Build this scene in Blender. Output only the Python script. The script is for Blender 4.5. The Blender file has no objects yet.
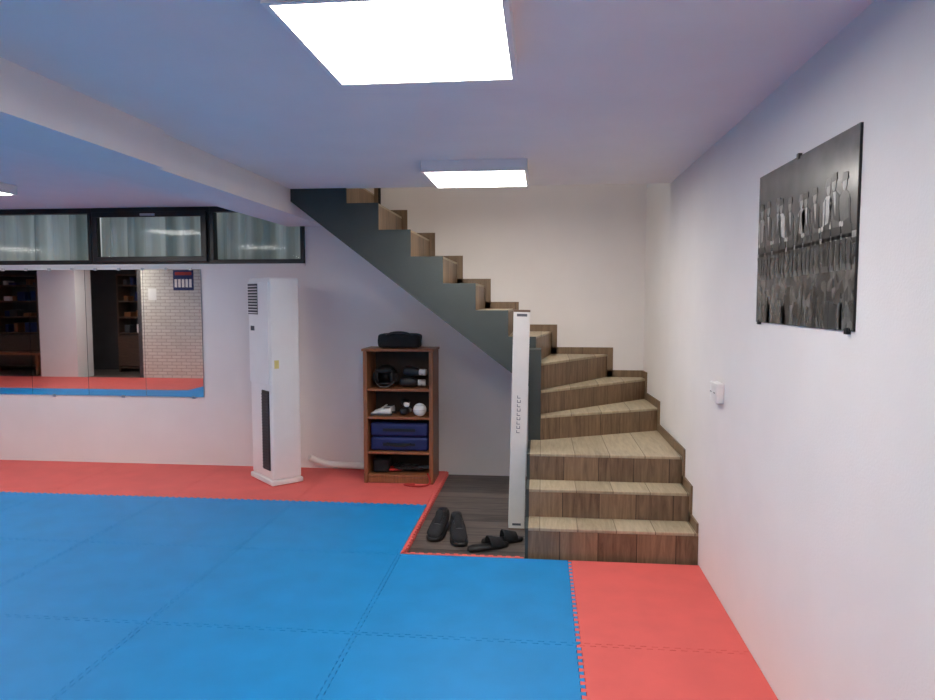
import bpy, bmesh, math, random
from mathutils import Vector, Matrix
random.seed(4)
S=bpy.context.scene
COL=S.collection

def lin(c):
    return tuple(((v/255)/12.92 if v/255<=0.04045 else (((v/255)+0.055)/1.055)**2.4) for v in c)

# ---------------------------------------------------------------- materials
def newmat(name):
    m=bpy.data.materials.new(name); m.use_nodes=True
    nt=m.node_tree; b=nt.nodes['Principled BSDF']
    return m,nt,b
def ramp2(nt,fac,c1,c2,p1=0.0,p2=1.0):
    r=nt.nodes.new('ShaderNodeValToRGB'); r.color_ramp.elements[0].position=p1; r.color_ramp.elements[1].position=p2
    r.color_ramp.elements[0].color=(*c1,1); r.color_ramp.elements[1].color=(*c2,1)
    nt.links.new(fac,r.inputs[0]); return r.outputs[0]
def mat(name,rgb,rough=0.5,var=0.06,scale=8,bump=0.0,bscale=60,metal=0,spec=0.5,stretch=(1,1,1)):
    m,nt,b=newmat(name); c=lin(rgb)
    tc=nt.nodes.new('ShaderNodeTexCoord'); mp=nt.nodes.new('ShaderNodeMapping'); mp.inputs['Scale'].default_value=stretch
    nt.links.new(tc.outputs['Object'],mp.inputs[0])
    n=nt.nodes.new('ShaderNodeTexNoise'); n.inputs['Scale'].default_value=scale; n.inputs['Detail'].default_value=4
    nt.links.new(mp.outputs[0],n.inputs['Vector'])
    nt.links.new(ramp2(nt,n.outputs['Fac'],tuple(v*(1-var) for v in c),tuple(min(1,v*(1+var)) for v in c),.3,.7),b.inputs['Base Color'])
    b.inputs['Roughness'].default_value=rough; b.inputs['Metallic'].default_value=metal
    b.inputs['Specular IOR Level'].default_value=spec
    if bump>0:
        n2=nt.nodes.new('ShaderNodeTexNoise'); n2.inputs['Scale'].default_value=bscale; n2.inputs['Detail'].default_value=5
        nt.links.new(mp.outputs[0],n2.inputs['Vector'])
        bp=nt.nodes.new('ShaderNodeBump'); bp.inputs['Strength'].default_value=bump; bp.inputs['Distance'].default_value=0.01
        nt.links.new(n2.outputs['Fac'],bp.inputs['Height']); nt.links.new(bp.outputs[0],b.inputs['Normal'])
    return m
def emis(name,rgb,st):
    m,nt,b=newmat(name)
    b.inputs['Base Color'].default_value=(.9,.9,.9,1)
    b.inputs['Emission Color'].default_value=(*lin(rgb),1); b.inputs['Emission Strength'].default_value=st
    return m
def woodtile(name,dark,light,seam,period,rough=.45,mode='riser',sw=.0025):
    m,nt,b=newmat(name); L=nt.links; N=nt.nodes
    tc=N.new('ShaderNodeTexCoord'); sp=N.new('ShaderNodeSeparateXYZ'); L.new(tc.outputs['Object'],sp.inputs[0])
    def mth(op,a,bb=None):
        n=N.new('ShaderNodeMath'); n.operation=op
        for i,v in enumerate((a,bb)):
            if v is None: continue
            if isinstance(v,(int,float)): n.inputs[i].default_value=v
            else: L.new(v,n.inputs[i])
        return n.outputs[0]
    if mode=='floor':
        s=sp.outputs[1]; g=sp.outputs[0]
    else:
        s=mth('ADD',sp.outputs[0],mth('MULTIPLY',sp.outputs[1],.9 if mode=='riser' else 0.0)); g=sp.outputs[2] if mode=='riser' else sp.outputs[1]
    q=mth('DIVIDE',s,period); fl=mth('FLOOR',q); fr=mth('SUBTRACT',q,fl)
    ed=mth('MINIMUM',fr,mth('SUBTRACT',1.0,fr))
    seamf=mth('LESS_THAN',ed,sw/period)
    cb=N.new('ShaderNodeCombineXYZ'); L.new(mth('MULTIPLY',s,38.0),cb.inputs[0]); L.new(mth('MULTIPLY',g,4.0),cb.inputs[1]); L.new(mth('MULTIPLY',fl,7.31),cb.inputs[2])
    n=N.new('ShaderNodeTexNoise'); n.inputs['Scale'].default_value=1.0; n.inputs['Detail'].default_value=6; n.inputs['Roughness'].default_value=.65; n.inputs['Distortion'].default_value=.6
    L.new(cb.outputs[0],n.inputs['Vector'])
    wn=N.new('ShaderNodeTexWhiteNoise'); wn.noise_dimensions='1D'; L.new(fl,wn.inputs['W'])
    f=mth('ADD',mth('MULTIPLY',n.outputs['Fac'],.8),mth('MULTIPLY',wn.outputs['Value'],.3 if mode=='floor' else .18))
    c=ramp2(nt,f,lin(dark),lin(light),.25,.8)
    mx=N.new('ShaderNodeMixRGB'); L.new(seamf,mx.inputs[0]); L.new(c,mx.inputs[1]); mx.inputs[2].default_value=(*lin(seam),1)
    L.new(mx.outputs[0],b.inputs['Base Color']); b.inputs['Roughness'].default_value=rough
    bp=N.new('ShaderNodeBump'); bp.inputs['Strength'].default_value=.15; L.new(n.outputs['Fac'],bp.inputs['Height']); L.new(bp.outputs[0],b.inputs['Normal'])
    return m

M={}
M['wall']=mat('white_plaster',(233,228,225),.85,.02,3,.12,120)
M['ceil']=mat('ceiling_paint',(234,230,228),.9,.02,3,.08,120)
M['blue']=mat('blue_foam',(10,136,202),.5,.06,5,.15,350,spec=.4)
M['red']=mat('red_foam',(226,102,96),.55,.05,5,.15,350,spec=.3)
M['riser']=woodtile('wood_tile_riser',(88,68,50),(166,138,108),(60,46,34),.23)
M['tread']=woodtile('wood_tile_tread_lit',(146,132,108),(202,188,160),(112,98,78),.23,mode='tread')  # same wood as the risers; light on the tops painted in as paler colour
M['skirt']=woodtile('wood_tile_skirting',(92,74,56),(146,120,92),(78,60,44),.6)
M['floorw']=woodtile('dark_wood_floor',(40,35,33),(122,110,102),(14,12,12),.15,mode='floor',sw=.004)
M['stringer']=mat('dark_grey_green_paint',(56,62,60),.6,.06,6,.1,80)
M['black']=mat('black_plastic',(20,20,22),.45,.1,20)
M['blackfab']=mat('black_fabric',(24,24,27),.85,.25,30,.4,200)
M['frame']=mat('black_aluminium',(16,16,19),.35,.1,10)
M['white']=mat('white_plastic',(238,235,232),.35,.02,6)
M['cream']=mat('white_cardboard',(236,232,224),.6,.03,10)
M['lampframe']=mat('lamp_housing_white',(238,236,234),.45,.02,6)
M['shelfwood']=mat('reddish_wood',(138,86,54),.4,.22,5,.1,60,stretch=(14,14,1))
M['shelfback']=mat('dark_hardboard',(60,40,28),.6,.15,8)
M['navy']=mat('navy_vinyl',(22,34,88),.5,.12,12,.1,60)
M['shoewhite']=mat('white_leather',(220,218,214),.5,.06,20)
M['leather']=mat('black_leather',(28,28,31),.35,.15,20,.15,80)
M['greyrub']=mat('grey_rubber',(70,70,74),.7,.1,20)
M['redcable']=mat('red_rubber',(170,40,34),.5,.1,10)
M['yellow']=mat('yellow_sticker',(226,208,130),.6,.05,10)
M['darkwood']=mat('dark_cabinet_wood',(84,62,50),.5,.2,6,stretch=(1,1,10))
M['dark']=mat('dark_wall_paint',(66,62,64),.8,.1,3)
M['ink']=mat('printed_ink',(100,100,104),.7,.05,10)
M['brown']=mat('brown_tape',(120,96,80),.6,.05,10)
M['chrome']=mat('brushed_steel',(190,190,195),.3,.05,20,metal=1)
M['lamp']=emis('lamp_diffuser',(255,249,241),23)
for i,g in enumerate([(24,24,24),(50,50,49),(90,89,86),(146,144,139),(196,193,186)]): M['g%d'%i]=mat('photo_print_grey_%d'%i,g,.3,.22,50)
m,nt,b=newmat('mirror_silvering'); b.inputs['Metallic'].default_value=1; b.inputs['Roughness'].default_value=.015
n=nt.nodes.new('ShaderNodeTexNoise'); n.inputs['Scale'].default_value=2
nt.links.new(ramp2(nt,n.outputs['Fac'],(.80,.83,.83),(.84,.87,.87)),b.inputs['Base Color']); M['mirror']=m
m=bpy.data.materials.new('window_glass'); m.use_nodes=True; nt=m.node_tree; nt.nodes.clear()
o=nt.nodes.new('ShaderNodeOutputMaterial'); mx=nt.nodes.new('ShaderNodeMixShader'); tr=nt.nodes.new('ShaderNodeBsdfTransparent'); gl=nt.nodes.new('ShaderNodeBsdfGlossy')
gl.inputs['Roughness'].default_value=.05; tr.inputs[0].default_value=(.95,.97,.97,1); fr=nt.nodes.new('ShaderNodeFresnel'); fr.inputs[0].default_value=1.2
nt.links.new(fr.outputs[0],mx.inputs[0]); nt.links.new(tr.outputs[0],mx.inputs[1]); nt.links.new(gl.outputs[0],mx.inputs[2]); nt.links.new(mx.outputs[0],o.inputs[0]); M['glass']=m
# pale translucent curtain with irregular stripes painting the dark of the folds into the colour
m,nt,b=newmat('pale_grey_curtain'); out=nt.nodes['Material Output']; N_=nt.nodes
tc=N_.new('ShaderNodeTexCoord'); mp=N_.new('ShaderNodeMapping'); mp.inputs['Scale'].default_value=(9,.2,.2); nt.links.new(tc.outputs['Object'],mp.inputs[0])
wv=N_.new('ShaderNodeTexNoise'); wv.inputs['Scale'].default_value=1; wv.inputs['Detail'].default_value=3
nt.links.new(mp.outputs[0],wv.inputs['Vector']); cc=ramp2(nt,wv.outputs['Fac'],lin((168,178,172)),lin((238,242,236)),.38,.62)
nt.links.new(cc,b.inputs['Base Color']); b.inputs['Roughness'].default_value=.9
tl=N_.new('ShaderNodeBsdfTranslucent'); nt.links.new(cc,tl.inputs[0]); mx=N_.new('ShaderNodeMixShader'); mx.inputs[0].default_value=.4
nt.links.new(b.outputs[0],mx.inputs[1]); nt.links.new(tl.outputs[0],mx.inputs[2]); nt.links.new(mx.outputs[0],out.inputs[0]); M['curtain']=m
m,nt,b=newmat('beige_brick'); tc=nt.nodes.new('ShaderNodeTexCoord'); mp=nt.nodes.new('ShaderNodeMapping'); mp.inputs['Rotation'].default_value=(math.radians(-90),0,0)
nt.links.new(tc.outputs['Object'],mp.inputs[0]); br=nt.nodes.new('ShaderNodeTexBrick'); nt.links.new(mp.outputs[0],br.inputs['Vector'])
br.inputs['Color1'].default_value=(*lin((218,212,200)),1); br.inputs['Color2'].default_value=(*lin((206,199,186)),1); br.inputs['Mortar'].default_value=(*lin((178,171,158)),1)
br.inputs['Scale'].default_value=1; br.inputs['Brick Width'].default_value=.2; br.inputs['Row Height'].default_value=.065; br.inputs['Mortar Size'].default_value=.008
nt.links.new(br.outputs['Color'],b.inputs['Base Color']); b.inputs['Roughness'].default_value=.8; M['brick']=m
m,nt,b=newmat('monochrome_city_print'); tc=nt.nodes.new('ShaderNodeTexCoord'); mp=nt.nodes.new('ShaderNodeMapping'); mp.inputs['Scale'].default_value=(1,46,30); nt.links.new(tc.outputs['Object'],mp.inputs[0])
v=nt.nodes.new('ShaderNodeTexVoronoi'); v.inputs['Scale'].default_value=1; nt.links.new(mp.outputs[0],v.inputs['Vector'])
n=nt.nodes.new('ShaderNodeTexNoise'); n.inputs['Scale'].default_value=12; n.inputs['Detail'].default_value=8; nt.links.new(tc.outputs['Object'],n.inputs['Vector'])
sp=nt.nodes.new('ShaderNodeSeparateXYZ'); nt.links.new(tc.outputs['Object'],sp.inputs[0])
mr=nt.nodes.new('ShaderNodeMapRange'); mr.inputs[1].default_value=1.70; mr.inputs[2].default_value=1.80; nt.links.new(sp.outputs[2],mr.inputs[0])
a=nt.nodes.new('ShaderNodeMixRGB'); nt.links.new(mr.outputs[0],a.inputs[0])
x=nt.nodes.new('ShaderNodeMixRGB'); x.blend_type='MULTIPLY'; x.inputs[0].default_value=.8
nt.links.new(ramp2(nt,v.outputs['Color'],lin((30,30,30)),lin((120,118,113)),.1,.9),x.inputs[1]); nt.links.new(ramp2(nt,n.outputs['Fac'],(.35,.35,.35),(1,1,1),.4,.6),x.inputs[2])
nt.links.new(x.outputs[0],a.inputs[1]); nt.links.new(ramp2(nt,n.outputs['Fac'],lin((84,84,82)),lin((104,103,100)),.3,.7),a.inputs[2]); nt.links.new(a.outputs[0],b.inputs['Base Color'])
b.inputs['Roughness'].default_value=.22; M['print']=m

# ---------------------------------------------------------------- helpers
def mk(name,bm,mats,parent=None,smooth=False,recalc=True):
    if recalc: bmesh.ops.recalc_face_normals(bm,faces=bm.faces)
    me=bpy.data.meshes.new(name); bm.to_mesh(me); bm.free()
    if not isinstance(mats,(list,tuple)): mats=[mats]
    for q in mats: me.materials.append(M[q])
    if smooth:
        for p in me.polygons: p.use_smooth=True
    o=bpy.data.objects.new(name,me); COL.objects.link(o)
    if parent: o.parent=parent
    return o
def empty(name,loc=(0,0,0),rot=0):
    e=bpy.data.objects.new(name,None); COL.objects.link(e); e.location=loc; e.rotation_euler=(0,0,rot); e.empty_display_size=.1; return e
def bev(o,w,seg=2):
    md=o.modifiers.new('bevel','BEVEL'); md.width=w; md.segments=seg; md.limit_method='ANGLE'; return o
def addbox(bm,x0,x1,y0,y1,z0,z1,mi=0):
    vs=[bm.verts.new(p) for p in [(x0,y0,z0),(x1,y0,z0),(x1,y1,z0),(x0,y1,z0),(x0,y0,z1),(x1,y0,z1),(x1,y1,z1),(x0,y1,z1)]]
    for f in [(0,3,2,1),(4,5,6,7),(0,1,5,4),(1,2,6,5),(2,3,7,6),(3,0,4,7)]:
        bm.faces.new([vs[i] for i in f]).material_index=mi
def box(name,x0,x1,y0,y1,z0,z1,m,parent=None,b=0,seg=2):
    bm=bmesh.new(); addbox(bm,x0,x1,y0,y1,z0,z1); o=mk(name,bm,m,parent)
    if b: bev(o,b,seg)
    return o
def addprism(bm,pts,z0,z1,mi=0,axis='z'):
    def P(p,h): return (p[0],p[1],h) if axis=='z' else ((p[0],h,p[1]) if axis=='y' else (h,p[0],p[1]))
    a=[bm.verts.new(P(p,z0)) for p in pts]; c=[bm.verts.new(P(p,z1)) for p in pts]
    bm.faces.new(a[::-1]).material_index=mi; bm.faces.new(c).material_index=mi
    for i in range(len(pts)):
        j=(i+1)%len(pts); bm.faces.new([a[i],a[j],c[j],c[i]]).material_index=mi
def prism(name,pts,z0,z1,m,parent=None,axis='z',b=0):
    bm=bmesh.new(); addprism(bm,pts,z0,z1,0,axis); o=mk(name,bm,m,parent)
    if b: bev(o,b)
    return o
def cyl(name,c,r,h,m,parent=None,axis='z',seg=24,r2=None):
    bm=bmesh.new(); bmesh.ops.create_cone(bm,cap_ends=True,segments=seg,radius1=r,radius2=r if r2 is None else r2,depth=h)
    R=Matrix.Identity(4)
    if axis=='y': R=Matrix.Rotation(math.pi/2,4,'X')
    if axis=='x': R=Matrix.Rotation(math.pi/2,4,'Y')
    bmesh.ops.transform(bm,matrix=Matrix.Translation(c)@R,verts=bm.verts)
    o=mk(name,bm,m,parent); return o
def tube(name,pts,r,m,parent=None,res=3):
    cu=bpy.data.curves.new(name,'CURVE'); cu.dimensions='3D'; cu.bevel_depth=r; cu.bevel_resolution=res; cu.use_fill_caps=True
    s=cu.splines.new('NURBS'); s.points.add(len(pts)-1); s.use_endpoint_u=True; s.order_u=3
    for i,p in enumerate(pts): s.points[i].co=(*p,1)
    cu.materials.append(M[m]); o=bpy.data.objects.new(name,cu); COL.objects.link(o)
    dg=bpy.context.evaluated_depsgraph_get(); me=bpy.data.meshes.new_from_object(o.evaluated_get(dg)); bpy.data.objects.remove(o)
    for p in me.polygons: p.use_smooth=True
    o=bpy.data.objects.new(name,me); COL.objects.link(o)
    if parent: o.parent=parent
    return o
def loft(name,secs,m,parent=None,n=20,e=2.5,flat=True):
    bm=bmesh.new(); rings=[]
    for (y,xc,w,z0,z1) in secs:
        r=[]
        for i in range(n):
            a=2*math.pi*i/n; c,s=math.cos(a),math.sin(a)
            x=xc+w*math.copysign(abs(c)**(2/e),c); z=(z0+z1)/2+(z1-z0)/2*math.copysign(abs(s)**(2/e),s)
            r.append(bm.verts.new((x,y,z)))
        rings.append(r)
    for a,b_ in zip(rings,rings[1:]):
        for i in range(n): bm.faces.new([a[i],a[(i+1)%n],b_[(i+1)%n],b_[i]])
    bm.faces.new(rings[0]); bm.faces.new(rings[-1][::-1])
    return mk(name,bm,m,parent,smooth=True)

# ---------------------------------------------------------------- constants
XR=.94; YB=6.27; ZC=2.42; ZF=-.03; YO=5.36; XL=-12.5; YN=-3.0; XO=-1.95
def xr(y): return XR if y<YO else XR-(y-YO)/(YB-YO)*.045

# ---------------------------------------------------------------- room shell
box('floor',XL,XR+.1,YN,YB+.1,ZF-.1,ZF,'floorw')
prism('wall_right',[(XR,YN),(XR,YO),(xr(YB),YB),(xr(YB),YB+.1),(XR+.2,YB+.1),(XR+.2,YN)],ZF,5.2,'wall')
WX=-2.15
bm=bmesh.new()
addbox(bm,WX,xr(YB)+.0,YB,YB+.15,ZF,5.2); addbox(bm,XL,WX,YB,YB+.15,ZF,1.895); mk('wall_back',bm,'wall')
box('wall_left',XL-.1,XL,YN-.1,YB+.1,ZF,ZC+.2,'wall')
box('wall_front',-6.5,XR+.2,YN-.1,YN,ZF,ZC+.2,'wall')
box('wall_side',-6.6,-6.5,YN,-.7,ZF,ZC,'wall')
box('wall_brick',-7.9,-6.5,-.82,-.7,ZF,ZC,'brick')
box('wall_alcove',XL,-6.6,-2.6,-2.5,ZF,ZC,'dark')
box('wall_alcove_divider',-7.98,-7.9,-2.5,-.7,ZF,ZC,'dark')
box('column',-10.1,-9.3,-1.2,-.7,ZF,ZC,'wall')
bm=bmesh.new()
addbox(bm,XL,XR+.1,YN,YO,ZC,ZC+.25); addbox(bm,XL,XO,YO,YB+.1,ZC,ZC+.25)
mk('ceiling',bm,'ceil')
bm=bmesh.new(); addbox(bm,-5,XR+.2,YO-1.5,YB+.2,5.2,5.3); mk('ceiling_upper',bm,'wall')
box('wall_upper_left',-5.1,-5,YO-1.5,YB+.1,ZC+.25,5.2,'wall')
box('wall_upper_front',-5,XR+.1,YO-1.6,YO-1.5,ZC+.25,5.2,'wall')
box('wall_upper_back',-5,WX,YB,YB+.1,ZC+.25,5.2,'wall')
bm=bmesh.new(); addbox(bm,-2.31,-1.95,YN,YB,2.23,ZC); addbox(bm,-1.95,-1.90,YN,3.43,2.23,ZC); addbox(bm,-1.95,-1.94,3.43,YO-.001,2.23,ZC)
mk('beam',bm,'wall')

# ---------------------------------------------------------------- foam mats
def edge(a,b,wav):
    a=Vector(a); b=Vector(b)
    if not wav: return [a]
    d=b-a; Ln=d.length; N=max(1,round(Ln/.052)); d.normalize(); nrm=Vector((-d.y,d.x)); p=Ln/N; am=.011
    out=[a]; out.append(a+d*.1*p-nrm*am)
    for k in range(N):
        out.append(a+d*(k+.54)*p-nrm*am); out.append(a+d*(k+.46)*p+nrm*am)
        if k<N-1:
            out.append(a+d*(k+1.04)*p+nrm*am); out.append(a+d*(k+.96)*p-nrm*am)
        else: out.append(a+d*(k+.9)*p+nrm*am)
    return out
def tile(bm,x0,x1,y0,y1,w):
    pts=[]
    pts+=edge((x0,y0),(x1,y0),w[2])
    pts+=edge((x1,y0),(x1,y1),w[1])
    e=edge((x0,y1),(x1,y1),w[3])+[Vector((x1,y1))]; pts+=e[::-1][:-1]
    e=edge((x0,y0),(x0,y1),w[0])+[Vector((x0,y1))]; pts+=e[::-1][:-1]
    cx,cy=(x0+x1)/2,(y0+y1)/2; g=.0017
    q=[]
    for v in pts:
        t=(cx+(v.x-cx)*(1-g/(x1-x0)*2),cy+(v.y-cy)*(1-g/(y1-y0)*2))
        if not q or (abs(q[-1][0]-t[0])+abs(q[-1][1]-t[1]))>1e-5: q.append(t)
    addprism(bm,q,ZF,0)
xs=[XR-.001,.18]
while xs[-1]>XL: xs.append(round(xs[-1]-1.04,3))
xs[-1]=XL
ys=[YB-.001,5.21]
while ys[-1]>YN: ys.append(round(ys[-1]-1.04,3))
ys[-1]=YN
bb=bmesh.new(); rb=bmesh.new()
for i in range(len(xs)-1):
    x1,x0=xs[i],xs[i+1]
    for j in range(len(ys)-1):
        y1,y0=ys[j],ys[j+1]
        if i<2 and j<2: continue
        low=y0
        if x0<-6.2:
            if y1<-.7: continue
            if y0<-.7: low=-.7
        red=(j==0) or (i==0) or (x0<-6.2 and y1<1.1)
        top = y1<6.0 and not (i<2 and j==2)
        right = x1<.9 and not (i==2 and j<2)
        w=(x0>XL+.01,right,low==y0 and y0>YN+.01,top)
        tile(rb if red else bb,x0,x1,low,y1,w)
mk('blue_foam_mat',bb,'blue')
mk('red_foam_mat',rb,'red')
bm=bmesh.new()
def strip(a,b_,nrm,w=.03):
    a=Vector(a); b_=Vector(b_); d=(b_-a).normalized(); nv=Vector(nrm); Ln=(b_-a).length; N=int(Ln/.052); p=Ln/N
    top=[]
    for k in range(N):
        top+= [a+d*(k*p+.02*p)+nv*w, a+d*(k*p+.5*p)+nv*w, a+d*(k*p+.55*p)+nv*w*.55, a+d*(k*p+.97*p)+nv*w*.55]
    pts=[a]+top+[b_]
    addprism(bm,[(q.x,q.y) for q in pts],ZF,.001)
strip((-.858,4.174),(-.858,YB-.01),(1,0)); strip((-.85,4.174),(-.095,4.174),(0,1))
mk('red_mat_edging',bm,'red')

# ---------------------------------------------------------------- staircase
ZT={1:.178,2:.356,3:.534,4:.712,5:.885,6:1.085,7:1.285,8:1.485,9:1.69,10:1.895,11:2.10,12:2.305,13:2.51,14:2.67}
st=empty('staircase')
X=lambda n:-.25-.25*(n-8)
plan={
 1:[(-.07,4.21),(XR,4.21),(XR,4.46),(-.07,4.46)],
 2:[(-.07,4.44),(XR,4.44),(XR,4.70),(-.07,4.70)],
 3:[(-.07,4.68),(XR,4.68),(xr(5.66),5.66),(0,5.16),(-.07,5.16)],
 4:[(0,5.14),(xr(5.62),5.62),(xr(6.17),6.17),(0,5.26)],
 5:[(0,5.24),(xr(6.14),6.14),(xr(YB),YB),(.56,YB),(0,5.33)],
 6:[(0,5.31),(.58,YB),(.07,YB),(-.05,YO)],
 7:[(-.04,YO),(.09,YB),(-.27,YB),(-.27,YO)],
}
for n in range(8,15):
    x1=X(n); x0=X(n+1)-.02 if n<14 else -2.6
    plan[n]=[(x1,YO),(x1,YB),(x0,YB),(x0,YO)]
bt=bmesh.new(); br_=bmesh.new()
for n,p in plan.items():
    zt=ZT[n]
    addprism(bt,p,zt-.018,zt)
    zb=ZF if n<7 else ZT[n-1]-.019
    addprism(br_,p,zb,zt-.018)
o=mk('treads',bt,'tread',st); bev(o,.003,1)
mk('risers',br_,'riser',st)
sof=lambda x:1.005-.775*(x+.22)
prism('soffit',[(-.07,sof(-.07)),(-.07,sof(-.07)+.03),(-1.93,sof(-1.93)+.03),(-1.93,sof(-1.93))],YO,YB,'wall',st,axis='y')
pr=[(-.09,sof(-.09)),(0.0,sof(-.09)),(0.0,ZT[6]),(-.04,ZT[6]),(-.04,ZT[7])]
for n in range(8,13):
    pr+=[(X(n),ZT[n-1]),(X(n),ZT[n])]
pr+=[(X(13),ZT[12]),(X(13),ZC),(-1.948,ZC),(-1.948,sof(-1.93))]
prism('stringer_panel',pr,YO-.025,YO,'stringer',st,axis='y')
prism('newel_wall',[(-.09,5.14),(0,5.14),(0,YO),(-.09,YO)],ZF,1.20,'stringer',st)
prism('newel_cheek',[(-.09,4.21),(-.07,4.21),(-.07,5.14),(-.09,5.14)],ZF,.174,'stringer',st)
prism('side_cheek',[(4.44,ZF),(4.44,.356),(4.68,.356),(4.68,.534),(5.14,.534),(5.14,ZF)],-.09,-.07,'stringer',st,axis='x')
bs=bmesh.new(); h=.06; t=.012
fr=[4.21,4.44,4.68,5.62,6.14]
for n in range(1,6):
    y0=fr[n-1]; y1=fr[n] if n<5 else YB
    for (a,b_,z0,z1) in [(y0-(.0 if n==1 else .05),y0+.001,ZT[n-1] if n>1 else 0,ZT[n]+h),(y0,y1,ZT[n],ZT[n]+h)]:
        ps=[(xr(a)-t,a),(xr(a)-.0005,a),(xr(b_)-.0005,b_),(xr(b_)-t,b_)]
        if abs(a-b_)>.004: addprism(bs,ps,z0,z1)
xb=[xr(YB),.58,.09]+[X(n) for n in range(8,15)]
for k,n in enumerate(range(5,13)):
    addbox(bs,xb[k+1],xb[k],YB-t,YB-.0005,ZT[n],ZT[n]+h)
    addbox(bs,xb[k+1],xb[k+1]+.05,YB-t,YB-.0005,ZT[n],ZT[n+1]+h)
mk('skirting',bs,'skirt',st)
rail=empty('handrail'); cyl('post',(-1.44,YB-.06,2.305+.45),.012,.9,'black',rail); tube('rail',[(-1.44,YB-.06,3.2),(-1.8,YB-.06,3.5),(-2.5,YB-.06,3.55)],.02,'black',rail)

# ---------------------------------------------------------------- ceiling lights
def lamp(x0,x1,y0,y1):
    e=empty('ceiling_light_panel'); zb=ZC-.07; f=.018
    bm=bmesh.new()
    addbox(bm,x0,x1,y0,y0+f,zb,ZC); addbox(bm,x0,x1,y1-f,y1,zb,ZC); addbox(bm,x0,x0+f,y0+f,y1-f,zb,ZC); addbox(bm,x1-f,x1,y0+f,y1-f,zb,ZC)
    mk('housing',bm,'lampframe',e)
    box('diffuser',x0+f,x1-f,y0+f,y1-f,zb+.001,zb+.012,'lamp',e)
for (x0,x1) in [(-.745,-.092),(-4.56,-3.93),(-8.6,-7.97)]:
    for (y0,y1) in [(4.34,4.97),(1.85,2.58),(-.45,.18)]:  # panels out of view, behind the camera and further left, are added as fill
        lamp(x0,x1,y0,y1)

# ---------------------------------------------------------------- window band + mirrors
posts=[WX,-3.05,-4.21,-5.35,-6.5,-7.65,-8.8,-9.95,-11.1,XL]
for k in range(len(posts)-1):
    x1,x0=posts[k],posts[k+1]; e=empty('window_%d'%(k+1)); z0,z1=1.895,ZC
    bm=bmesh.new(); fw=.04; ya,yb=YB-.02,YB+.06
    addbox(bm,x0,x1,ya,yb,z0,z0+fw); addbox(bm,x0,x1,ya,yb,z1-.05,z1); addbox(bm,x0,x0+fw,ya,yb,z0+fw,z1-.05); addbox(bm,x1-fw,x1,ya,yb,z0+fw,z1-.05)
    if k%2==1:
        ya2=YB-.045; addbox(bm,x0+.02,x1-.02,ya2,ya,z0+.02,z0+.07); addbox(bm,x0+.02,x1-.02,ya2,ya,z1-.09,z1-.04)
        addbox(bm,x0+.02,x0+.075,ya2,ya,z0+.07,z1-.09); addbox(bm,x1-.075,x1-.02,ya2,ya,z0+.07,z1-.09)
    o=mk('frame',bm,'frame',e); bev(o,.004,1)
    if k%2==1:
        box('latch',(x0+x1)/2-.07,(x0+x1)/2+.07,YB-.065,YB-.045,z1-.08,z1-.06,'chrome',e,.003)
    box('pane',x0+fw,x1-fw,YB+.02,YB+.024,z0+fw,z1-.05,'glass',e)
    bm=bmesh.new(); N=140; prev=None
    for i in range(N+1):
        xx=x0+.02+(x1-x0-.04)*i/N; ph=(x1-x0)/.19*2*math.pi*i/N; s_=math.sin(ph); yy=YB+.095+.04*math.copysign(abs(s_)**.4,s_)+.006*math.sin(ph*2.3+k)
        a=bm.verts.new((xx,yy,z0+.02)); c=bm.verts.new((xx,yy+.01,z1-.02))
        if prev: bm.faces.new([prev[0],a,c,prev[1]])
        prev=(a,c)
    mk('curtain',bm,'curtain',e,smooth=True,recalc=False)
box('trim_1',XL,WX,YB-.015,YB,1.875,1.895,'wall')
edges=[-3.15,-3.72,-4.30,-4.88,-5.46,-6.4,-7.4,-8.4,-9.4,-10.4,-11.4,-12.4]
wm=empty('wall_mirror')
for k in range(len(edges)-1):
    x1,x0=edges[k]-.002,edges[k+1]+.002
    box('mirror_panel_%d'%(k+1),x0,x1,YB-.012,YB-.006,.65,1.845,'mirror',wm)
    box('backing_%d'%(k+1),x0,x1,YB-.006,YB-.0005,.65,1.845,'greyrub',wm)
bm=bmesh.new()
for k in range(40):
    xx=-3.25-.235*k
    for zz in (1.85,.645):
        if zz<1 and k%3: continue
        addbox(bm,xx-.012,xx+.012,YB-.02,YB-.0005,zz-.012,zz+.012)
mk('mirror_clips',bm,'chrome',wm)

# ---------------------------------------------------------------- things seen in the mirror
def cabinet(x0,x1):
    e=empty('storage_shelf_unit'); bm=bmesh.new()
    for xx in (x0,(x0+x1)/2,x1-.03): addbox(bm,xx,xx+.03,-2.45,-2.0,ZF,2.1)
    for zz in (.05,.8,1.15,1.5,1.85,2.08): addbox(bm,x0,x1,-2.45,-2.0,zz,zz+.03)
    mk('carcass',bm,'darkwood',e); box('doors',x0+.02,x1-.02,-2.0,-1.97,.1,.78,'darkwood',e,.01)
    bm=bmesh.new(); random.seed(int(abs(x0)*10))
    for zz in (.83,1.18,1.53,1.88):
        xx=x0+.1
        while xx<x1-.2:
            w=random.uniform(.06,.2); hh=random.uniform(.08,.24); addbox(bm,xx,xx+w,-2.35,-2.1,zz,zz+hh if zz<1.8 else zz+hh*.7,random.randint(0,3)); xx+=w+random.uniform(.03,.2)
    o=mk('stored_boxes',bm,['white','shelfwood','greyrub','navy'],e); bev(o,.012)
cabinet(-12.1,-10.2); cabinet(-9.25,-8.05)
e=empty('dojo_poster'); box('sheet',-7.22,-6.80,-.70,-.694,1.74,2.14,'navy',e)
for k in range(5):
    box('figure_%d'%k,-7.19+.075*k,-7.14+.075*k,-.694,-.692,1.80,1.96,'cream',e)
box('title_band',-7.18,-6.84,-.694,-.692,2.04,2.10,'redcable',e)
box('paper_notice',-7.75,-7.58,-.70,-.696,1.55,1.78,'cream')
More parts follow.
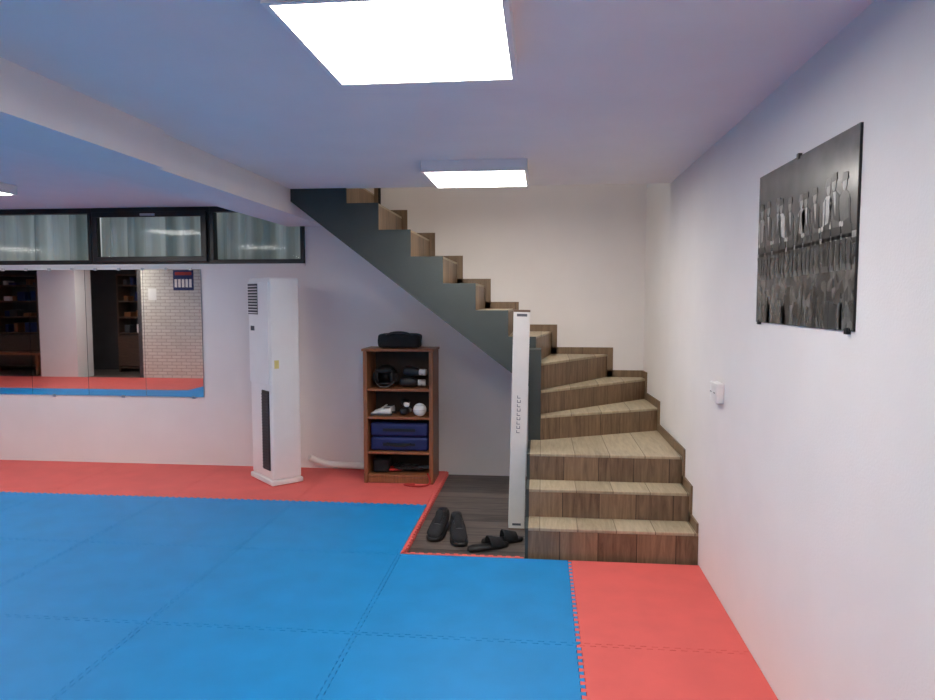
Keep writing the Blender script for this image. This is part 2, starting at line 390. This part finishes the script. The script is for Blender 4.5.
e=empty('wooden_bench'); box('seat',-11.9,-10.4,-1.45,-1.1,.40,.45,'shelfwood',e,.008)
for xx in (-11.8,-10.55):
    box('leg_%d'%int(-xx),xx,xx+.06,-1.42,-1.13,ZF,.40,'shelfwood',e,.005)

# ---------------------------------------------------------------- air conditioner tower
ac=empty('air_conditioner_tower',(-2.293,5.847,0),math.radians(-45))
W,D,H=.44,.26,1.75
box('body',-W/2,W/2,-D/2,D/2,.045,H,'white',ac,.018,3)
box('base',-W/2-.015,W/2+.015,-D/2-.015,D/2+.01,0.0005,.045,'white',ac,.012,3)
box('front_panel',-W/2+.015,W/2-.015,-D/2-.012,-D/2,.85,H-.03,'white',ac,.006)
bm=bmesh.new(); addbox(bm,-.20,.0,-D/2-.016,-D/2-.011,1.44,1.70); o=mk('outlet_recess',bm,'greyrub',ac)
bm=bmesh.new()
for k in range(10): addbox(bm,-.20,.0,-D/2-.026,-D/2-.015,1.45+.025*k,1.457+.025*k)
mk('louvres',bm,'white',ac)
box('intake_grille',.03,.175,-D/2-.008,-D/2+.002,.12,.80,'black',ac,.004)
bm=bmesh.new()
for k in range(26): addbox(bm,.038,.167,-D/2-.014,-D/2-.007,.135+.025*k,.145+.025*k)
mk('grille_bars',bm,'greyrub',ac)
box('display',-.16,-.08,-D/2-.014,-D/2-.011,1.30,1.34,'greyrub',ac,.001)
box('sticker',W/2,W/2+.001,-.10,-.06,.99,1.06,'yellow',ac)
box('side_seam',W/2,W/2+.001,D/2-.07,D/2-.067,.06,H-.03,'lampframe',ac)
hose=tube('drain_hose',[(-2.05,6.0,.16),(-1.95,6.08,.085),(-1.8,6.14,.065),(-1.65,6.18,.055),(-1.52,6.2,.035)],.03,'cream')

# ---------------------------------------------------------------- shelf with gear
sh=empty('wooden_shelf_unit'); x0,x1,y0,y1,H=-1.50,-.90,5.79,6.12,1.13
bm=bmesh.new()
addbox(bm,x0,x0+.035,y0,y1,0,H); addbox(bm,x1-.035,x1,y0,y1,0,H)
lv=[.05,.25,.55,.79]
for zz in lv: addbox(bm,x0+.035,x1-.035,y0+.01,y1-.01,zz,zz+.022)
addbox(bm,x0-.01,x1+.01,y0-.01,y1,H,H+.022)
addbox(bm,x0+.035,x1-.035,y0+.01,y0+.028,0.001,.05)
o=mk('carcass',bm,'shelfwood',sh); bev(o,.005)
box('back_panel',x0+.035,x1-.035,y1-.008,y1,.05,H,'shelfback',sh)
def softbox(name,x0,x1,y0,y1,z0,z1,m,parent,jit=.0):
    bm=bmesh.new(); addbox(bm,x0,x1,y0,y1,z0,z1); bmesh.ops.subdivide_edges(bm,edges=bm.edges,cuts=3,use_grid_fill=True)
    for v in bm.verts:
        if v.co.z>z0+.001: v.co+=Vector((random.uniform(-jit,jit),random.uniform(-jit,jit),random.uniform(-jit,jit)))
    o=mk(name,bm,m,parent,smooth=True)
    s=o.modifiers.new('s','SUBSURF'); s.levels=2; s.render_levels=2
    return o
bag=empty('black_shoulder_bag'); zt=H+.0225
softbox('body',-1.39,-1.03,5.86,6.05,zt,zt+.12,'blackfab',bag,jit=.008)
tube('handle',[(-1.33,5.88,zt+.09),(-1.30,5.86,zt+.125),(-1.2,5.86,zt+.14),(-1.1,5.86,zt+.125),(-1.07,5.88,zt+.09)],.009,'black',bag)
tube('zip',[(-1.37,5.95,zt+.112),(-1.2,5.95,zt+.123),(-1.05,5.95,zt+.112)],.004,'greyrub',bag)
def glove(loc,rot,m='leather',cm='shoewhite',s=1.0,side=1,roll=0):
    e=empty('boxing_glove',loc,rot); e.scale=(s,s,s)
    loft('cuff',[(-.13,0,.036,.012,.072),(-.125,0,.042,.008,.078),(-.06,0,.040,.010,.078),(-.055,0,.036,.012,.074)],cm,e,e=2.2)
    loft('fist',[(-.058,0,.030,.014,.072),(-.045,0,.040,.006,.084),(0,0,.050,.002,.098),(.045,0,.056,.0,.108),(.085,0,.055,.002,.108),(.112,0,.046,.010,.098),(.128,0,.030,.022,.082),(.134,0,.010,.04,.062)],m,e,e=2.3)
    loft('thumb',[(-.04,side*.034,.012,.04,.07),(-.01,side*.052,.018,.035,.078),(.03,side*.060,.019,.036,.078),(.06,side*.054,.018,.038,.076),(.08,side*.046,.010,.045,.07)],m,e,e=2.1)
    tube('strap',[(-.039,-.095,.02),(-.02,-.095,.08),(.02,-.095,.08),(.039,-.095,.02)],.004,'greyrub',e)
    return e
glove((-1.10,5.94,.8125),math.radians(95),'leather','shoewhite',.85)
glove((-1.08,5.94,.8125+.096),math.radians(80),'leather','shoewhite',.8)
hg=empty('sparring_headgear',(-1.335,5.94,.8125+.098),0)
bm=bmesh.new(); bmesh.ops.create_uvsphere(bm,u_segments=28,v_segments=18,radius=.10)
bmesh.ops.delete(bm,geom=[f for f in bm.faces if (f.calc_center_median().y<-.045 and -.06<f.calc_center_median().z<.035 and abs(f.calc_center_median().x)<.062) or f.calc_center_median().z<-.085],context='FACES')
for v in bm.verts: v.co.z*=.98
o=mk('shell',bm,'leather',hg,smooth=True); md=o.modifiers.new('s','SOLIDIFY'); md.thickness=.016; md.offset=-1
loft('brow_pad',[(-.106,0,.02,.036,.06),(-.10,0,.055,.034,.066),(-.07,0,.078,.034,.066),(-.05,0,.07,.038,.062)],'blackfab',hg,e=2.6)
for sgn in (-1,1): loft('ear_pad_%d'%(sgn>0),[(-.05,sgn*.093,.006,-.04,.02),(-.03,sgn*.097,.012,-.055,.03),(.02,sgn*.097,.012,-.055,.03),(.035,sgn*.093,.006,-.04,.02)],'blackfab',hg)
tube('chin_strap',[(-.08,-.04,-.05),(-.05,-.075,-.085),(0,-.085,-.092),(.05,-.075,-.085),(.08,-.04,-.05)],.006,'greyrub',hg)
def sneaker(name,loc,rot,m,s=1.0,lace='shoewhite',solem='greyrub'):
    e=empty(name,loc,rot); e.scale=(s,s,s)
    loft('sole',[(-.14,0,.022,0,.02),(-.132,0,.034,0,.028),(-.09,0,.038,0,.03),(-.02,-.002,.036,.0,.026),(.05,.002,.045,0,.024),(.10,.002,.045,0,.024),(.135,.0,.032,.002,.026),(.148,-.002,.016,.006,.024)],solem,e,e=4)
    loft('upper',[(-.134,0,.018,.02,.085),(-.125,0,.031,.018,.105),(-.08,0,.035,.018,.098),(-.03,-.001,.035,.018,.096),(.01,0,.038,.018,.09),(.05,.002,.041,.018,.068),(.10,.002,.041,.018,.052),(.13,0,.029,.018,.042),(.143,-.002,.013,.018,.034)],m,e,e=2.3)
    loft('opening_inset',[(-.115,0,.012,.098,.108),(-.10,0,.026,.095,.109),(-.06,0,.028,.093,.104),(-.03,0,.022,.092,.103),(-.02,0,.01,.092,.1)],'black',e,e=2.2)  # black inset stands for the shade inside the foot opening
    loft('tongue',[(-.035,0,.018,.085,.118),(-.02,0,.022,.085,.116),(.02,0,.020,.075,.092),(.05,0,.015,.06,.073)],m,e)
    for k in range(4):
        y=-.005+.018*k; z=.1-.0095*k
        tube('lace_%d'%k,[(-.024,y,z-.012),(0,y+.004,z+.002),(.024,y,z-.012)],.003,lace,e)
    return e
zs=.5725
sneaker('white_sneaker',(-1.36,6.0,zs),math.radians(92),'shoewhite',.66); sneaker('white_sneaker',(-1.36,5.87,zs),math.radians(86),'shoewhite',.66)
glove((-1.16,5.94,zs),math.radians(170),'leather','shoewhite',.62)
glove((-1.165,5.94,zs+.07),math.radians(20),'leather','shoewhite',.58)
e=empty('white_ball'); bm=bmesh.new(); rr=.056; cz=zs+rr; bmesh.ops.create_uvsphere(bm,u_segments=32,v_segments=20,radius=rr); bmesh.ops.transform(bm,matrix=Matrix.Translation((-1.025,5.86,cz)),verts=bm.verts); mk('shell',bm,'shoewhite',e,smooth=True)
for a in (0,1):
    k_=1 if a else .7
    tube('seam_%d'%a,[(-1.025+rr*k_*math.cos(q),5.86+rr*k_*math.sin(q),cz+(0 if a else rr*.714)) for q in [i*math.pi/8 for i in range(17)]],.0012,'greyrub',e)
e=empty('blue_kick_pad_stack')
for k in range(2):
    z=.2725+.125*k; box('pad_%d'%k,-1.45,-.95,5.83,6.08,z,z+.12,'navy',e,.025,4)
    box('band_%d'%k,-1.34,-1.06,5.822,5.83,z+.045,z+.07,'black',e,.002)
tube('handle',[(-1.3,5.83,.34),(-1.28,5.80,.325),(-1.12,5.80,.325),(-1.1,5.83,.34)],.009,'black',e)
e=empty('skipping_rope_bundle'); random.seed(3)
for k,mm in enumerate(['redcable','black','black','black','greyrub']):
    pts=[]
    for i in range(22):
        a=i*.9+k; r=.06+.035*math.sin(i*1.7+k); pts.append((-1.2+.045*k-.05+ r*1.5*math.cos(a),5.94+ r*.8*math.sin(a),.085+.012*(k%3)+.025*abs(math.sin(i*.8+k))))
    tube('rope_%d'%k,pts,.007,mm,e)
softbox('pouch',-1.44,-1.30,5.86,6.02,.0725,.19,'blackfab',e,jit=.008)
tube('loose_rope',[(-.95,5.80,.09),(-.90,5.73,.03),(-.97,5.68,.012),(-1.1,5.70,.012),(-1.16,5.74,.012),(-1.05,5.755,.012)],.008,'redcable',e)

# ---------------------------------------------------------------- leaning long carton
bx=empty('long_white_carton',(-.165,4.84,ZF)); bx.rotation_euler=(0,math.radians(1.2),math.radians(4))
box('carton',-.055,.055,-.05,.05,0.0,1.525,'cream',bx,.003)
box('top_cap',-.0555,.0555,-.0505,.0505,1.512,1.526,'brown',bx); box('bottom_cap',-.0555,.0555,-.0505,.0505,0.0,.010,'brown',bx)
bm=bmesh.new()
for k in range(9):
    z=.68+.03*k; addbox(bm,-.018,-.014,-.0512,-.05,z,z+.02); addbox(bm,-.018,.004,-.0512,-.05,z,z+.004)
    if k%2: addbox(bm,.002,.006,-.0512,-.05,z,z+.02)
mk('printed_letters',bm,'ink',bx)
box('label',-.035,.035,-.0515,-.05,1.482,1.50,'ink',bx); box('label_low',-.03,.03,-.0515,-.05,.03,.045,'ink',bx)

# ---------------------------------------------------------------- shoes in recess
sneaker('black_trainer',(-.685,4.66,ZF),math.radians(176),'blackfab',1.3,'greyrub','black')
sneaker('black_trainer',(-.545,4.58,ZF),math.radians(192),'blackfab',1.3,'greyrub','black')
def slipper(loc,rot):
    e=empty('black_slide_sandal',loc,rot)
    loft('sole',[(-.14,0,.018,0,.022),(-.13,0,.034,0,.03),(-.08,0,.040,0,.034),(0,0,.039,0,.028),(.07,.002,.048,0,.026),(.12,.002,.040,0,.026),(.142,0,.015,.002,.024)],'black',e,e=4)
    bm=bmesh.new(); prev=None; N=14
    for i in range(N+1):
        a=math.pi*i/N; x=-.05*math.cos(a); z=.012+.066*math.sin(a)
        cur=[bm.verts.new((x,.0,z+.008)),bm.verts.new((x,.05,z*.92)),bm.verts.new((x*.95,.095,z*.75+.002))]
        if prev:
            for q in range(2): bm.faces.new([prev[q],cur[q],cur[q+1],prev[q+1]])
        prev=cur
    o=mk('strap',bm,'blackfab',e,smooth=True); s=o.modifiers.new('s','SOLIDIFY'); s.thickness=.006
slipper((-.33,4.40,ZF),math.radians(-58)); slipper((-.245,4.53,ZF),math.radians(-66))

# ---------------------------------------------------------------- picture on right wall
pc=empty('workers_on_beam_photo_print')
PX=XR-.008
box('board',PX,XR-.0005,2.22,3.18,1.472,2.09,'black',pc)
box('print',PX-.001,PX,2.221,3.179,1.473,2.089,'print',pc)
layers={i:bmesh.new() for i in range(5)}
def poly(pts,g,lay):
    q=[(3.18-p[0]*.96,1.472+p[1]*.618) for p in pts]
    addprism(layers[g],q,PX-.001-.0004*lay,PX-.0005,0,'x')
def ell(cx,cy,rx,ry,g,lay,n=12): poly([(cx+rx*math.cos(2*math.pi*i/n),cy+ry*math.sin(2*math.pi*i/n)) for i in range(n)],g,lay)
random.seed(21)
for k in range(26):
    s=random.uniform(0,.96); w=random.uniform(.012,.04); hh=random.uniform(.06,.24); poly([(s,0.005),(min(.998,s+w),0.005),(min(.998,s+w),hh),(s,hh)],random.choice([0,1,1,2]),1)
poly([(0,.445),(1,.46),(1,.492),(0,.468)],3,2); poly([(0,.425),(1,.44),(1,.46),(0,.445)],0,2)
for k in range(11):
    s=.065+.087*k+random.uniform(-.012,.012); b_=.465+.02*s; g=[3,0,1,4,0,3,1,0,4,1,2][k]; lean=random.uniform(-.025,.025); hh=random.uniform(.9,1.08); T=lambda v:b_+v*hh
    # torso
    poly([(s-.032,b_),(s+.032,b_),(s+.038+lean,T(.15)),(s+.036+lean,T(.20)),(s+.012+lean,T(.225)),(s-.014+lean,T(.225)),(s-.040+lean,T(.195)),(s-.038+lean,T(.14))],g,3)
    if g<2: poly([(s-.010+lean,T(.222)),(s+.012+lean,T(.222)),(s+.002+lean*.5,T(.10))],4,4)
    elif g>2: poly([(s-.022+lean,T(.21)),(s-.014+lean,T(.21)),(s-.012,T(.02)),(s-.02,T(.02))],0,4)
    h=random.uniform(-.006,.008)
    ell(s+lean+h,T(.262),.017,.038,3,4)
    poly([(s-.028+lean+h,T(.272)),(s+.026+lean+h,T(.278)),(s+.020+lean+h,T(.315)),(s-.016+lean+h,T(.318))],[0,1,2][k%3],5)
    ar=1 if k%2 else -1
    poly([(s-ar*.040+lean,T(.18)),(s-ar*.026+lean,T(.18)),(s-ar*.014,T(.08)),(s+ar*.03,T(.065)),(s+ar*.034,T(.04)),(s-ar*.024,T(.045))],2 if g<2 else 1,4)
    ell(s+ar*.034,T(.055),.008,.014,4,5)
    # thighs and shins hanging below the girder
    tg=random.choice([0,1]);
    poly([(s-.034,b_+.045),(s+.038,b_+.045),(s+.04,b_-.02),(s-.036,b_-.02)],tg,4)
    for d in (-.018,.022):
        kx=s+d+random.uniform(-.012,.012)
        poly([(s+d-.013,b_),(s+d+.013,b_),(kx+.010,b_-.15),(kx-.010,b_-.15)],tg,4)
        poly([(kx-.012,b_-.18),(kx+.020,b_-.18),(kx+.010,b_-.148),(kx-.010,b_-.148)],2,5)
for i in range(5): mk('figures_tone_%d'%i,layers[i],'g%d'%i,pc)
for (y,z) in [(2.72,2.09),(2.26,1.472),(3.14,1.472)]:
    box('clip',PX-.006,XR-.0005,y-.010,y+.010,z-.010,z+.010,'black',pc)
so=empty('wall_socket'); box('box',XR-.04,XR-.0005,3.71,3.85,1.03,1.135,'white',so,.006,3)
for y in (3.745,3.815):
    cyl('socket_%d'%int(y*1000),(XR-.0395,y,1.083),.024,.004,'lampframe',so,axis='x')
    for d in (-.009,.009): cyl('pin_hole_%d'%int((y+d)*1000),(XR-.042,y+d,1.083),.003,.003,'black',so,axis='x',seg=10)

# ---------------------------------------------------------------- lights / world
w=bpy.data.worlds.new('World'); S.world=w; w.use_nodes=True
bg=w.node_tree.nodes['Background']; sky=w.node_tree.nodes.new('ShaderNodeTexSky'); sky.sky_type='HOSEK_WILKIE'; sky.turbidity=8; sky.sun_direction=(-.5,-.3,.8)
hs=w.node_tree.nodes.new('ShaderNodeHueSaturation'); hs.inputs['Saturation'].default_value=.2
w.node_tree.links.new(sky.outputs[0],hs.inputs['Color']); w.node_tree.links.new(hs.outputs[0],bg.inputs[0]); bg.inputs[1].default_value=2.4
l=bpy.data.lights.new('upstairs_lamp','AREA'); l.shape='RECTANGLE'; l.size=1.2; l.size_y=.7; l.energy=20; l.color=(1,.94,.86)
lo=bpy.data.objects.new('upstairs_lamp',l); COL.objects.link(lo); lo.location=(-.6,5.6,5.1)

# ---------------------------------------------------------------- camera
c=bpy.data.cameras.new('camera'); c.sensor_width=36; c.lens=702/935*36; co=bpy.data.objects.new('camera',c); COL.objects.link(co)
co.location=(0,0,1.57); co.rotation_euler=(math.radians(90-4.15),0,math.radians(6.0)); S.camera=co; c.clip_start=.02
S.view_settings.view_transform='Standard'; S.view_settings.look='None'
